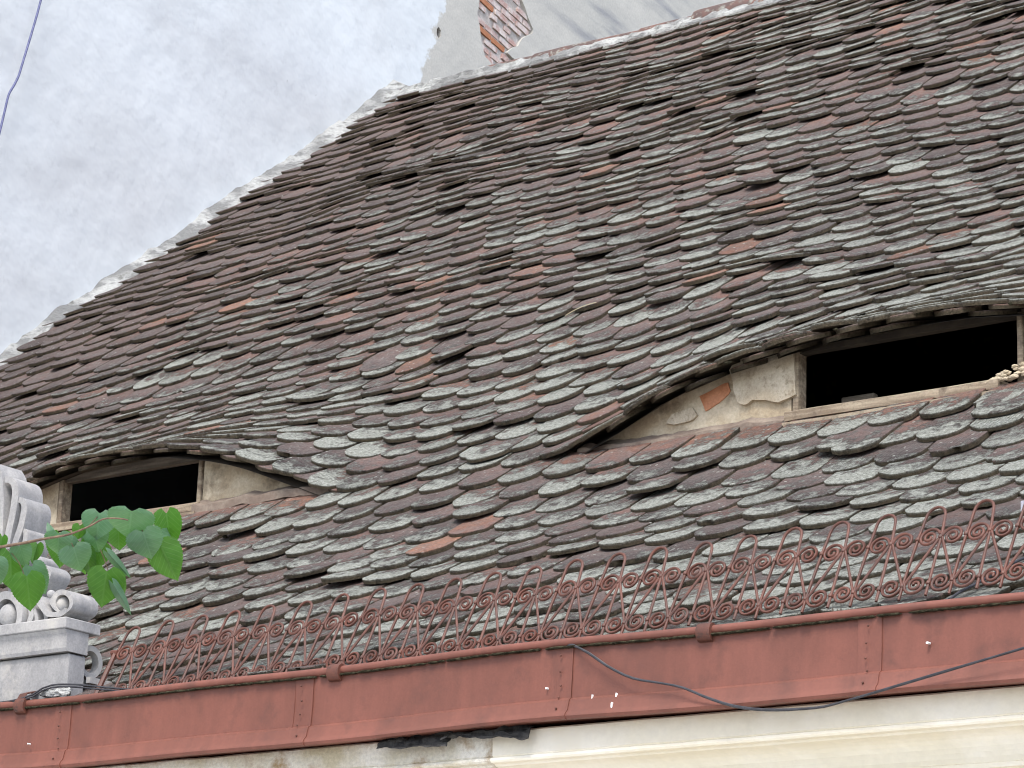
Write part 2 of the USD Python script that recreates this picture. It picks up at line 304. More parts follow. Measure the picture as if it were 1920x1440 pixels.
def leaf_material(name, c1, c2, vein, trans, spec):
    n = {'t': ('attribute', {'attribute': 'tc'}), 's': ('separate_xyz', {}), 'g': ('geometry', {}),
         'n': ('noise_texture', {'scale': 40.0, 'detail': 4.0}), 'r': ('rgb_ramp', {'ramp': [(0.35, c1), (0.65, c2)]}),
         'ab': ('math', {'math_type': 'absolute'}), 'ma': ('math', {'math_type': 'multiply_add', 'value2': -0.9}),
         'mu': ('math', {'math_type': 'multiply', 'value2': 44.0}), 'si': ('math', {'math_type': 'sine'}),
         'vr': ('map_range', {'from_min': 0.86, 'from_max': 1.0, 'clamp': True}),
         'mi': ('map_range', {'from_min': 0.012, 'from_max': 0.03, 'to_min': 1.0, 'to_max': 0.0, 'clamp': True}),
         'mx': ('math', {'math_type': 'maximum'}), 'mh': ('math', {'math_type': 'multiply', 'value2': 0.6}), 'mc': ('mix_color', {'b': vein}),
         'b': ('bump', {'strength': 0.4, 'distance': 0.002, 'invert': True}),
         'p': ('principled_bsdf', {'roughness': 0.45, 'specular_ior_level': spec}),
         'tl': ('translucent_bsdf', {'color': trans}), 'mix': ('mix_closure', {'fac': 0.42})}
    L = [('t.vector', 's.vector'), ('g.position', 'n.vector'), ('n.fac', 'r.fac'), ('s.x', 'ab.value1'), ('ab.value', 'ma.value1'), ('s.y', 'ma.value3'), ('ma.value', 'mu.value1'),
         ('mu.value', 'si.value1'), ('si.value', 'vr.value'), ('ab.value', 'mi.value'), ('vr.result', 'mx.value1'), ('mi.result', 'mx.value2'), ('mx.value', 'mh.value1'), ('mh.value', 'mc.fac'), ('r.color', 'mc.a'),
         ('mc.result', 'p.base_color'), ('mx.value', 'b.height'), ('b.normal', 'p.normal'), ('p.BSDF', 'mix.closure1'), ('tl.BSDF', 'mix.closure2')]
    mat(name, n, L, surface='mix.closure')
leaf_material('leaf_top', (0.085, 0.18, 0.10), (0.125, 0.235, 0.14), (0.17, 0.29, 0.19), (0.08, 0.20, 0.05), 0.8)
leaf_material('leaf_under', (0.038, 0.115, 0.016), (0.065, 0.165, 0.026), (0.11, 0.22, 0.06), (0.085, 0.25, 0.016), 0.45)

# ------------------------------------------------------------------ roof surface
TH = math.radians(38.196); Y0 = 6.8; Z0 = 1.936 * 0.85 + CZ
S_TOP = 9.05; FLARE = math.radians(8.0)
S_ = np.linspace(S_TOP + 0.6, -0.9, 4000)
yy_, zz_ = [Y0 + S_[0] * math.cos(TH)], [Z0 + S_[0] * math.sin(TH)]
for k in range(1, len(S_)):
    p = TH - max(0.0, 1.15 - S_[k]) * FLARE; ds = S_[k - 1] - S_[k]
    yy_.append(yy_[-1] - ds * math.cos(p)); zz_.append(zz_[-1] - ds * math.sin(p))
SP, YP, ZP = S_[::-1], np.array(yy_)[::-1], np.array(zz_)[::-1]
YG = 6.3613; ZL = 3.190                        # gutter lip
WAZ = math.radians(-7.363); XL = -12.827 * 0.85
hw = np.array([math.sin(WAZ), math.cos(WAZ), 0]); nw = np.array([math.cos(WAZ), -math.sin(WAZ), 0]); W0 = np.array([XL, Y0, 0])
def wall_x(y): return XL + (y - Y0) * math.tan(WAZ)
YF = 8.053; S_FACE = 1.594; S_EDGE = 1.47
DORM = [dict(c=-8.115, o=(-8.494, -7.735), d=(0, .2, .38, .60, .94, 1.16, 1.28), h=(.318, .315, .288, .235, .105, .02, 0), L=1.45),
        dict(c=-4.540, o=(-4.955, -4.130), d=(0, .25, .42, .85, 1.18, 1.37, 1.46), h=(.325, .32, .30, .222, .085, .015, 0), L=1.5)]
from scipy.interpolate import PchipInterpolator
for D in DORM:
    D['f'] = PchipInterpolator(np.r_[D['d'], D['d'][-1] + 1, D['d'][-1] + 9], np.r_[D['h'], 0, 0])
def bump_h(u): return sum(D['f'](np.minimum(np.abs(u - D['c']), D['d'][-1] + 2)) for D in DORM)
def surf(u, s, lifted=True):
    u, s = np.broadcast_arrays(np.asarray(u, float), np.asarray(s, float))
    y, z = np.interp(s, SP, YP), np.interp(s, SP, ZP)
    q = np.stack([u * 0.55, s * 0.8, np.zeros_like(u)], -1)
    wv = (nz(q, 3, 2) - 0.5) * 0.14 + (nz(q * 3.1, 9, 2) - 0.5) * 0.055
    fade = np.clip((s - 0.1) / 0.8, 0, 1) * np.clip((S_TOP - s) / 0.5, 0, 1)
    near = np.clip(np.abs(s - 1.5) / 1.2, 0.25, 1)
    z = z + wv * fade * near - .055 * np.clip((.55 - s) / .9, 0, 1)
    if lifted:
        for D in DORM:
            t = np.clip((s - S_EDGE) / D['L'], 0, 1)
            g = np.where(s >= S_EDGE - 0.06, (1 - t) ** 1.6, 0)
            z = z + D['f'](np.minimum(np.abs(u - D['c']), D['d'][-1] + 2)) * g
    return np.stack([u, y, z], -1)

# ------------------------------------------------------------------ ground
tag(put('ground', box((-120, -120, -0.3), (120, 120, 0.0)), 'street_paving'), 'grey street paving in front of the houses', None, None, 'structure')

# ------------------------------------------------------------------ neighbouring house with the tall firewall
def wallpt(h, z, off=0.0): return W0 + np.outer(np.atleast_1d(h), hw) + np.atleast_1d(off)[:, None] * nw + np.outer(np.atleast_1d(z), [0, 0, 1.0])
def wallhz(x, y):
    P = hit(x, y, W0, nw); return (P - W0) @ hw, P[2]
nb = thing('neighbouring_house', 'tall neighbouring house with a blank whitewashed firewall rising behind the tiled roof', 'house', W0 + 4 * hw)
patch_px = [(901, -60), (899, 0), (898, 15), (895, 21), (896, 32), (899, 43), (901, 61), (902, 73), (905, 90), (909, 105), (920, 117), (925, 131), (937, 146), (947, 147), (975, 134), (984, 128), (979, 120), (960, 107), (951, 99), (958, 90), (972, 86), (980, 71), (998, 63), (1000, 56), (993, 39), (985, 15), (976, -5), (972, -60)]
patch = rough_ring([wallhz(*p) for p in patch_px], 0.02, 0.008, 4)
hole = rough_ring([wallhz(*p) for p in ((819, 54), (823, 50), (827, 58), (826, 70), (822, 72), (819, 64))], 0.008, 0.004, 6)
outer = Polygon([(-6, 0), (22, 0), (22, 15.5), (-6, 15.5)])
skin = outer.difference(patch).difference(hole)
# front skin of render, 3 cm thick, with the two holes
tri = trimesh.creation.triangulate_polygon(skin.segmentize(0.6), engine='earcut')
fv = wallpt(tri[0][:, 0], tri[0][:, 1]); ff = tri[1]
sv, sf = [], []
for ring in list(skin.interiors):
    c = np.array(ring.coords)
    P = np.stack([wallpt(c[:, 0], c[:, 1]), wallpt(c[:, 0], c[:, 1], np.full(len(c), -0.035))], 1)
    g = grid(P); sv.append(g)
wv_, wf_ = cat([(fv, ff)] + sv)
wc = np.stack([(wv_ - W0) @ hw, wv_[:, 2], (wv_ - W0) @ nw * 3], 1)
wallprim = put('firewall', (wv_, wf_), 'firewall_plaster', nb, attrs={'wc': wc})
bb = box((-5.9, -6.0, 0), (22, -0.036, 15.45)); v = bb.vertices.copy()
bb = (W0 + v[:, :1] * hw + v[:, 1:2] * nw + v[:, 2:3] * [0, 0, 1.0], bb.faces[:, ::-1])
put('wall_core', bb, 'brick_mortar', nb)
pm = patch.buffer(0.03)
put('mortar_bed', plate(pm.segmentize(0.05), W0 - 0.0355 * nw, hw, np.array([0, 0, 1.0]), nw, 0.012), 'brick_mortar', wallprim)
bl, bhh, k = 0.205, 0.058, 0
h0, z0, h1, z1 = patch.bounds
tiltb = math.radians(-5.0)
for row in range(int((z1 - z0 + 0.6) / bhh)):
    for col in range(int((h1 - h0 + 0.8) / bl) + 1):
        hc = h0 - 0.3 + col * bl + (row % 2) * bl * 0.5; zc_ = z0 - 0.3 + row * bhh
        w2, h2 = bl * 0.5 - 0.007 - rng.uniform(0, .006), bhh * 0.5 - 0.007 - rng.uniform(0, .003)
        if rng.random() < 0.25: w2 *= 0.5
        rr = affinity.rotate(sbox(hc - w2, zc_ - h2, hc + w2, zc_ + h2), tiltb, origin=(h0, z0), use_radians=True)
        piece = rr.intersection(patch.buffer(-0.004))
        if piece.is_empty or piece.area < 0.25 * rr.area or rng.random() < 0.10: continue
        piece = max(getattr(piece, 'geoms', [piece]), key=lambda g: g.area)
        piece = rough_ring(list(piece.exterior.coords)[:-1], 0.022, 0.005, 11 + k); k += 1
        if piece.is_empty: continue
        put('brick', plate(piece, W0 - 0.026 * nw, hw, np.array([0, 0, 1.0]), nw, 0.007 + rng.uniform(0, 0.013)), 'bare_brick' if rng.random() < 0.16 else 'old_brick', wallprim)
put('brick', plate(hole.buffer(-0.006), W0 - 0.034 * nw, hw, np.array([0, 0, 1.0]), nw, 0.008), 'ridge_clay', wallprim, label='dark red brick at the bottom of a small hole in the render')

# ------------------------------------------------------------------ the old house: roof, dormers, walls
house = thing('old_house', 'low old house with a lichened beaver tail tile roof and two eyebrow dormers', 'house', (-6.5, 7.0, 0))
XR = -1.5
uu = np.linspace(XL - 1.6, XR, 120)
ss = np.r_[np.linspace(S_EDGE + 0.03, 3.2, 26), np.linspace(3.4, S_TOP, 22)]
U, S = np.meshgrid(uu, ss, indexing='ij')
dk1 = grid(surf(U, S) - [0, 0, 0.012])
sl_ = np.linspace(-0.37, S_FACE - 0.01, 14); U, S = np.meshgrid(uu, sl_, indexing='ij')
dk2 = grid(surf(U, S, False) - [0, 0, 0.02])
zr_ = Z0 + S_TOP * math.sin(TH); yr_ = Y0 + S_TOP * math.cos(TH)
back = (np.array([[XL - 3, yr_, zr_], [XR, yr_, zr_], [XR, yr_ + 7.6, zr_ - 5.95], [XL - 3, yr_ + 7.6, zr_ - 5.95]]), np.array([[0, 1, 2], [0, 2, 3]]))
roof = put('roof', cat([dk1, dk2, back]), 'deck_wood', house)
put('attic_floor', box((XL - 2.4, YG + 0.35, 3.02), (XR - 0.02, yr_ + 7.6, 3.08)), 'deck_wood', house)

# ---- tiles
TW, TT = 0.180, 0.0168
def rows():
    out, s = [], -0.345
    while s < S_TOP - 0.12:
        out.append(s)
        e = np.interp(s, [-.35, .4, 1.0, 2, 3.5, 5.5, 7.5, 9], [.112, .128, .150, .152, .158, .168, .180, .186])
        s += e
    return np.array(out)
RS = rows()
i0 = int(np.argmin(abs(RS - S_EDGE)))
RS = RS + np.interp(RS, [0, RS[i0], 4], [0, S_EDGE - RS[i0], 0])
NB = 11
def outline(seed, Lt, w, chip=False):
    g = np.random.default_rng(seed)
    x = np.linspace(-1, 1, NB); a = 0.052 + g.uniform(-.014, .016); pw = g.uniform(1.9, 2.8)
    yb = a * np.abs(x) ** pw
    pts = np.column_stack([x * w / 2, yb])
    pts[0, 0] += 0.004; pts[-1, 0] -= 0.004
    pts = np.vstack([pts, [[w / 2 - 0.001, min(a + 0.05, Lt * .6)], [w / 2 - 0.002, Lt], [-w / 2 + 0.002, Lt], [-w / 2 + 0.001, min(a + 0.05, Lt * .6)]]])
    pts += g.normal(0, 0.0013, pts.shape)
    if chip:
        j = g.integers(1, NB - 1); pts[j, 1] += g.uniform(.012, .03); pts[j - 1, 1] += .008
    return pts
NO = NB + 4
ti = np.arange(NO); tj = (ti + 1) % NO
sidesF = np.vstack([np.column_stack([ti, tj, NO + tj]), np.column_stack([ti, NO + tj, NO + ti]), np.column_stack([NO + ti, NO + tj, 2 * NO + tj]), np.column_stack([NO + ti, 2 * NO + tj, 2 * NO + ti])])
ring = list(range(NO))
def capF(o):   # strip between left and right halves of the outline
    L = [NB // 2]; f = []
    left = [NB // 2 - k for k in range(1, NB // 2 + 1)] + [NO - 1, NO - 2]; right = [NB // 2 + k for k in range(1, NB // 2 + 1)] + [NB, NB + 1]
    f.append([NB // 2, right[0], left[0]])
    for k in range(len(left) - 1): f += [[left[k], right[k], right[k + 1]], [left[k], right[k + 1], left[k + 1]]]
    return np.array(f) + o
TF = np.vstack([sidesF, capF(2 * NO), capF(0)[:, ::-1]])
def make_tile(u, s, row, seed, lifted, Lt, n0=0.0, kk=0.10, extra=None):
    g = np.random.default_rng(seed)
    w = TW * g.uniform(0.965, 1.0)
    chip = g.random() < 0.05
    o = outline(seed + 1, Lt, w, chip)
    c = surf(np.array([u, u - .09, u + .09, u, u]), np.array([s + .02, s + .02, s + .02, s + .02, s + min(Lt, .28)]), lifted)
    X = c[2] - c[1]; X /= np.linalg.norm(X); Yv = c[4] - c[3]; Yv -= X * (Yv @ X) * 0.7; Yv /= np.linalg.norm(Yv)
    Nn = np.cross(X, Yv); Nn /= np.linalg.norm(Nn); Yv = np.cross(Nn, X)
    ro, ya = g.normal(0, .017), g.normal(0, .022)
    X, Nn = X * math.cos(ro) + Nn * math.sin(ro), Nn * math.cos(ro) - X * math.sin(ro)
    X, Yv = X * math.cos(ya) + Yv * math.sin(ya), Yv * math.cos(ya) - X * math.sin(ya)
    lift = abs(g.normal(0, .0048)) + (g.uniform(.007, .020) if g.random() < .08 else 0)
    kt = kk + lift / .3
    th = TT * g.uniform(.85, 1.12)
    base = c[0] - Yv * 0.02
    in_ = o.copy(); cen = o.mean(0); d = cen - in_; in_ += d / (np.linalg.norm(d, axis=1, keepdims=True) + 1e-9) * 0.0022
    zs_ = [0, th - 0.002, th]; V, T = [], []
    for q, (ol, zt) in enumerate(zip((o, o, in_), zs_)):
        nn = n0 + lift + zt - kt * ol[:, 1] + g.normal(0, .0006, len(ol))
        V.append(base + ol[:, :1] * X + ol[:, 1:] * Yv + nn[:, None] * Nn)
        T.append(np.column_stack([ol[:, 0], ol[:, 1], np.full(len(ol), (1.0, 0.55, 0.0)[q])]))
    V = np.vstack(V); T = np.vstack(T)
    return V, T, c[0]

tiles = []
red_px = [(870, 872, 1.0), (862, 906, .85), (805, 1050, .95), (382, 468, 1.0), (435, 595, .9), (1305, 540, .95), (860, 1045, .75), (1440, 905, .6), (500, 830, .7), (770, 690, .85), (640, 612, .6), (1750, 790, .8), (1560, 790, .75), (90, 785, .8), (1655, 850, .65), (1415, 1010, .9), (900, 1000, .7), (1090, 660, .8), (300, 1060, .85), (220, 1160, .8), (1380, 480, .8), (1120, 800, .7), (1340, 210, .8), (1430, 400, .85)]
for ri, s in enumerate(RS):
    off = (ri % 2) * 0.5 + rng.normal(0, .06)
    pitch_u = 0.1865
    n = int((XR - (XL - 1.8)) / pitch_u)
    for ci in range(n):
        u = XR - 0.12 - (ci + off) * pitch_u + rng.normal(0, .0035)
        yr = np.interp(s, SP, YP)
        if u < wall_x(yr) - 0.06: break
        sj = s + (N3(np.array([u * .45, ri * .37, 2.0])) - .5) * .06 + (N3(np.array([u * 1.9, ri * 1.7, 5.0])) - .5) * .035 + rng.normal(0, .0075)
        hb = float(bump_h(u)); lifted = s >= S_EDGE - 0.03
        Lt = 0.37
        if not lifted and s > S_EDGE - 0.45 and hb > 0.02: Lt = min(0.37, S_FACE - 0.012 - sj)
        if Lt < 0.07: continue
        if lifted and s < S_EDGE + .05 and hb > .02: sj = s + rng.normal(0, .006)
        if 2.2 < s < 8.6 and rng.random() < .0012: continue
        tiles.append((u, sj, ri, lifted, Lt, hb))
        # second layer of the front edge of the dormers and of the eaves
        if (lifted and s < S_EDGE + .05 and hb > .012) or ri == 0:
            tiles.append((u + pitch_u * .5, sj + .018, ri, lifted, 0.30, -1))
        if lifted and s < S_EDGE + .05 and hb > .05 and rng.random() < .35:
            tiles.append((u + pitch_u * .1, sj + .045, ri, lifted, 0.26, -2))
for px_, py_ in ((1600, 838), (1868, 768), (905, 862), (560, 760), (700, 690)):      # slipped and lifted tiles
    q = hit(px_, py_, [0, Y0, Z0 + .06], np.array([0, -math.sin(TH), math.cos(TH)])); sq = (q[1] - Y0) / math.cos(TH)
    tiles.append((q[0], sq, 0, sq > S_EDGE, .22 if sq < S_EDGE and sq > 1.2 else .34, 9.0))
data = []
for k, (u, s, ri, lifted, Lt, hb) in enumerate(tiles):
    n0 = 2 * TT - .003 + (-TT - .004 if hb == -1 else -2 * TT - .008 if hb == -2 else .014 if hb == 9.0 else 0)
    V, T, c = make_tile(u, s, ri, 1000 + 7 * k, lifted, Lt, n0)
    g = np.random.default_rng(50 + k)
    px = proj(c + [0, 0, .03])
    dist_wall = u - wall_x(c[1])
    # colour value, lichen amount, spots
    col = g.normal(.36, .10) + (.45 * g.random() if g.random() < .09 else 0) + (nz(np.array([u * .8, s * .8, 3.]), 5, 2) - .5) * .25
    lich = np.clip(g.normal(.0, 1.0) * .13 + np.interp(u, [-12, -9.5, -7, -4.5], [.50, .64, .74, .78]) + (nz(np.array([u * .5, s * .5, 8.]), 15, 2) - .5) * .35, 0, 1)
    if g.random() < .16: lich *= .55
    lich = lich * np.clip((dist_wall - .15) / 1.6, 0.12, 1) * np.interp(s, [0, 4.5, 9], [1.03, 1.0, .92])
    if dist_wall < 1.0: col = .5 * col + .5 * .40
    for (rx, ry, a) in red_px:
        dd = abs(px[0] - rx) / 40 + abs(px[1] - ry) / 13
        if dd < 1 and hb >= 0: col = max(col, a + .04); lich = min(lich, .12)
    if hb < 0: col = max(col, .45 + .4 * g.random()); lich = min(lich, .15)
    if not lifted and bump_h(u) > .03 and s > S_EDGE - .2: col = max(col, .58 + .14 * g.random())
    tr = np.array([np.clip(col, 0, 1), lich, g.random()])
    exposed = np.linalg.norm(proj(c + [.09, 0, 0]) - proj(c - [.09, 0, 0])) * abs(proj(c)[1] - proj(surf(u, s + .16, lifted))[1])
    inside = (-60 < px[0] < 1980) and (-60 < px[1] < 1300) and hb >= 0
    hidden = px[1] > 870 and px[0] < 120
    data.append((V, T, tr, exposed if inside and not hidden else -1))
order = np.argsort([-d[3] for d in data])
chosen = set(order[:300].tolist())
for k in sorted(chosen):
    V, T, tr, _ = data[k]
    put('roof_tile', (V, TF), 'clay_tile', roof, attrs={'tc': T, 'tr': np.tile(tr, (len(V), 1))})
rest = [d for k, d in enumerate(data) if k not in chosen]
V, Fc = cat([(d[0], TF) for d in rest])
put('roof_tiles', (V, Fc), 'clay_tile', roof, attrs={'tc': np.vstack([d[1] for d in rest]), 'tr': np.vstack([np.tile(d[2], (len(d[0]), 1)) for d in rest])}, kind='stuff')

# ---- moss in the joints: small crusts sitting on the tiles just below the edges above
ico = trimesh.creation.icosphere(1, 1.0); iv, if_ = np.array(ico.vertices), np.array(ico.faces)
ms = []
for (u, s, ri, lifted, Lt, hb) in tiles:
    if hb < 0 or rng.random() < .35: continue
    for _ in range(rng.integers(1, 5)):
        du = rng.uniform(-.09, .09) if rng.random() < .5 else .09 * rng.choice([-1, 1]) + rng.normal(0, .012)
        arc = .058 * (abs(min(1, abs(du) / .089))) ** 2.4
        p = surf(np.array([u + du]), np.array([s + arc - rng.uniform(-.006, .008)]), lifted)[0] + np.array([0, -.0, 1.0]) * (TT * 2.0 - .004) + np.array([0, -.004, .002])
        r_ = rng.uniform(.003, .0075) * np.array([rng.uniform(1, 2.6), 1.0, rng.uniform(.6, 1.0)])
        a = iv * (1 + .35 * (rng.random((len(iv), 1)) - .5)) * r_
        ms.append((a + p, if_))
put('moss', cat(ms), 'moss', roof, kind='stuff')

# ---- mortar fillet where the roof meets the firewall
ns, ncross = 420, 9
sv_ = np.linspace(-0.2, S_TOP + 0.05, ns); P = np.zeros((ns, ncross, 3))
for i, s in enumerate(sv_):
    y = float(np.interp(s, SP, YP)); xw = wall_x(y); rp = surf(np.array([xw + .1]), np.array([s]))[0]
    wdt = .140 + .10 * (float(nz(np.array([s * 1.6, 0, 0]), 21, 3)) - .5) + .14 * (float(nz(np.array([s * 6.5, 3, 0]), 22, 2)) - .5)
    hgt = .075 + .08 * (float(nz(np.array([s * 1.9, 7, 0]), 23, 3)) - .5) + .05 * (float(nz(np.array([s * 8, 3, 0]), 24, 2)) - .5)
    if s > 8.5: hgt += .03 * (s - 8.5) / .6; wdt += .10 * (s - 8.5) / .6
    for j in range(ncross):
        t = j / (ncross - 1)
        x = xw - .02 + (wdt + .02) * t; zo = (1 - t) ** 1.35 * hgt + TT * 2.3 * (1 if j < ncross - 1 else -.4)
        P[i, j] = [x, y, rp[2] + zo]
    nn = nz(np.column_stack([P[i] * 14]), 30, 3) - .5
    P[i, 1:-1] += np.outer(nn[1:-1], [0.0, -.35, .6]) * .030
put('mortar_fillet', grid(P), 'mortar', roof, smooth=False, label='crumbling whitish mortar fillet between the roof and the firewall')

# ---- ridge tiles bedded in mortar
xr0 = wall_x(yr_) + .06; L = .43; k = 0; x = xr0
while x < XR:
    rgn = np.random.default_rng(900 + k); n = 13; an = np.linspace(-.15, math.pi + .15, n)
    r0, r1 = .118, .132; dzz = rgn.normal(0, .010); tl = rgn.normal(0, .012)
    rings = []
    for (xx, rr) in ((x - .03, r1), (x + L * .5, (r0 + r1) / 2 + .002), (x + L, r0)):
        rings.append(np.column_stack([np.full(n, xx), yr_ + rr * np.cos(an), zr_ - .070 + dzz + tl * (xx - x) / L + rr * np.sin(an)]))
    inner = [q - [0, 0, .018] for q in rings]
    put('ridge_tile', cat([grid(np.array(rings)), grid(np.array(inner)[:, ::-1]), grid(np.array([rings[0], inner[0]])), grid(np.array([inner[2], rings[2]]))]), 'ridge_clay', roof, smooth=40)
    x += L * .97; k += 1
nx = 330; xs = np.linspace(xr0 - .2, XR, nx); P = np.zeros((nx, 6, 3))
for i, x in enumerate(xs):
    a = .03 * (float(nz(np.array([x * 3, 0, 0]), 41, 3)) - .5); b = .05 * (float(nz(np.array([x * 5, 4, 0]), 42, 3)) - .5)
    big = max(0, 1 - (x - xr0) / 1.6)
    pr = [(-.155 - .02 * big + b, -.085 + b), (-.150 - .02 * big + b, -.052 + b), (-.125, -.025 + a), (-.115, -.012 + a + .03 * big), (-.10, -.002 + a + .03 * big), (-.07, -.02)]
    P[i] = [[x, yr_ + q[0], zr_ + q[1]] for q in pr]
P += (nz(P * 22, 44, 2)[..., None] - .5) * np.array([0, -.02, .03])
put('ridge_mortar', grid(P), 'mortar', roof)

# ---- eyebrow dormers: face walls, frames, sills
ex, ez, ey = np.array([1.0, 0, 0]), np.array([0, 0, 1.0]), np.array([0, 1.0, 0])
def roof_z(u, s, lifted): return surf(np.atleast_1d(u), np.full(np.size(u), s), lifted)[:, 2]
for di, D in enumerate(DORM):
    c, (o1, o2), wd = D['c'], D['o'], D['d'][-1]
    zb, zt = (4.322, 4.508) if di == 0 else (4.308, 4.522)
    def cheek(a, b):
        us_ = np.linspace(a, b, 26); top = roof_z(us_, S_FACE, True) - .012; bot = roof_z(us_, S_FACE, False) - .08
        return Polygon(list(zip(us_, bot)) + list(zip(us_[::-1], np.maximum(top, bot + .02)[::-1])))
    lft, rgt = cheek(c - wd, o1 - .03), cheek(o2 + .03, c + wd)
    us_ = np.linspace(o1 - .03, o2 + .03, 20); top = roof_z(us_, S_FACE, True) - .014
    foot = Polygon(list(zip(us_, roof_z(us_, S_FACE, False) - .08)) + list(zip(us_[::-1], (roof_z(us_, S_FACE, False) - .035)[::-1]))).buffer(.002)
    wallm = plate(unary_union([lft, rgt, foot]).buffer(0).segmentize(.04), [0, YF, 0], ex, ez, ey, .055)
    dp = put('eyebrow_dormer', wallm, 'cream_plaster', house, label=('left eyebrow dormer with a plain plastered cheek and an open slit', 'right eyebrow dormer with a larger slit and a cheek of broken plaster and brick')[di])
    # lintel board under the tiles
    lin = Polygon(list(zip(us_, np.full(20, zt))) + list(zip(us_[::-1], top[::-1])))
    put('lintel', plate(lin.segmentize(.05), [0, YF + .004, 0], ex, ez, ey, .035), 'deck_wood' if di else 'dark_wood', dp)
    for (a, b) in ((o1 - .022, o1), (o2, o2 + .020)):
        put('jamb', box((a, YF - .006, zb - .05), (b, YF + .05, zt + .012), .003), 'old_wood', dp)
    x_ = np.linspace(o1 - .03, o2 + (.05 if di == 0 else -.05), 14)
    wob = (nz(np.column_stack([x_ * 4, 0 * x_, 0 * x_]), 60 + di, 2) - .5) * .008
    put('sill', sweep([(YF - .045, zb - .034), (YF - .047, zb - .004), (YF - .040, zb), (YF + .05, zb + .002), (YF + .05, zb - .034)], x_, wob[:, None]), 'old_wood', dp)
    put('sill', sweep([(YF - .075, zb - .066), (YF - .076, zb - .048), (YF - .05, zb - .043), (YF + .04, zb - .042), (YF + .04, zb - .07)], x_ + .01, -wob[:, None] * .7), 'old_wood', dp)
    # dark attic behind the slit: sides, back and a rafter
    if di: put('plank', box((o1 + .07, YF + .16, 4.372), (o1 + .20, YF + .19, 4.395), .004), 'dark_wood', dp, label='short plank lying inside the slit')
    if di == 1:
        def pz(*pts): return [(lambda q: (q[0], q[2]))(at(x, y, YF)) for x, y in pts]
        slab = rough_ring(pz((1372, 696), (1380, 682), (1420, 660), (1465, 644), (1489, 645), (1494, 690), (1496, 742), (1480, 750), (1462, 757), (1440, 752), (1415, 752), (1402, 762), (1388, 757), (1380, 735), (1378, 715)), .012, .003, 71)
        put('plaster_slab', plate(slab, [0, YF - .016, 0], ex, ez, ey, .0155), 'pale_plaster', dp, label='loose slab of pale speckled plaster')
        bp = rough_ring(pz((1313, 743), (1366, 716), (1371, 735), (1352, 754), (1324, 772)), .015, .003, 72)
        put('brick', plate(bp, [0, YF - .005, 0], ex, ez, ey, .0045), 'bare_brick', dp, label='orange brick laid bare beside the plaster slab')
        s2 = rough_ring(pz((1252, 795), (1262, 778), (1300, 765), (1310, 780), (1300, 790), (1268, 797)), .012, .003, 73)
        put('plaster_slab', plate(s2, [0, YF - .010, 0], ex, ez, ey, .0095), 'pale_plaster', dp)
        lumps = []
        for q in range(40):
            px = rng.uniform(1845, 1925); pyy = 716 - (px - 1862) * .18 - rng.uniform(0, 30) * (px - 1855) / 60
            p = at(px, pyy, YF - .03 + rng.uniform(-.02, .03)); a = iv * (1 + .5 * (rng.random((len(iv), 1)) - .5)) * rng.uniform(.004, .012) * np.array([1.5, 1, .8])
            lumps.append((a + p, if_))
        put('mortar_lump', cat(lumps), 'cream_plaster', dp, label='crumbled mortar heaped in the right corner of the slit')
    # mortar skirting under the cheeks
    for (a, b) in ((c - wd + .15, o1 - .04), (o2 + .04, c + wd - .15)):
        if di: pk_ = [(YF - .040, 3.006), (YF - .022, 3.016), (YF - .004, 3.032), (YF - .002, 2.97), (YF - .040, 2.98)]
        else: pk_ = [(YF - .070, 3.012), (YF - .04, 3.026), (YF - .004, 3.046), (YF - .002, 2.97), (YF - .070, 2.98)]
        x_ = np.linspace(a, b, 30); zz = roof_z(x_, S_FACE, False) + .005; zz -= 3.0
        wob = (nz(np.column_stack([x_ * 14, 0 * x_, 0 * x_]), 66 + di, 3) - .5) * .03
        put('mortar_skirting', sweep(pk_, x_, (zz + wob)[:, None]), 'mortar_wash', dp)

# ---- walls and cornice
put('gable_board', (np.array([[XR - .06, YG + .2, 3.0], [XR - .06, yr_ + 7.6, 3.0], [XR - .06, yr_, zr_ - .02]]), np.array([[0, 1, 2]])), 'deck_wood', house)
put('wall', box((XL + .5, YG + .30, 0), (XR, YG + .60, 3.02)), 'cornice_paint', house)
put('gable_wall', box((XR - .3, YG + .62, 0), (XR - .05, yr_ + 7.5, 3.01)), 'cornice_paint', house)
yb_ = YG + .03
prof = [(yb_ + .27, 2.969), (yb_ + .004, 2.969), (yb_ - .002, 2.964), (yb_, 2.900), (yb_ + .004, 2.897), (yb_ - .008, 2.893), (yb_ - .010, 2.885), (yb_ - .004, 2.880), (yb_ + .012, 2.878)]
for t in np.linspace(0, 1, 9): prof.append((yb_ + .018 + .075 * math.sin(t * math.pi / 2), 2.872 - .066 * (1 - math.cos(t * math.pi / 2)) - .006 * t))
prof += [(yb_ + .085, 2.796), (yb_ + .082, 2.784), (yb_ + .10, 2.780)]
for t in np.linspace(0, 1, 7): prof.append((yb_ + .105 + .06 * math.sin(t * math.pi / 2), 2.775 - .06 * (1 - math.cos(t * math.pi / 2))))
prof += [(yb_ + .27, 2.70)]
def cornice(x0, x1, mname, rough, lab):
    xs = np.linspace(x0, x1, max(4, int((x1 - x0) / .02)))
    P = np.array([[(x, q[0], q[1]) for q in prof] for x in xs])
    m = np.array([len(prof)])
    d = (nz(P * [9, 9, 14], 81, 4) - .5); front = (P[..., 1] < yb_ + .2)
    amt = rough * np.interp(xs, [x0, x1 - .9, x1], [1, .8, .2] if rough > .01 else [1, 1, 1])[:, None]
    P[..., 1] += d * amt * front; P[..., 2] += np.roll(d, 7, 0) * amt * .5 * front
    return put('cornice', grid(P), mname, house, label=lab)
cornice(-4.93, XR, 'cornice_paint', .0045, None)
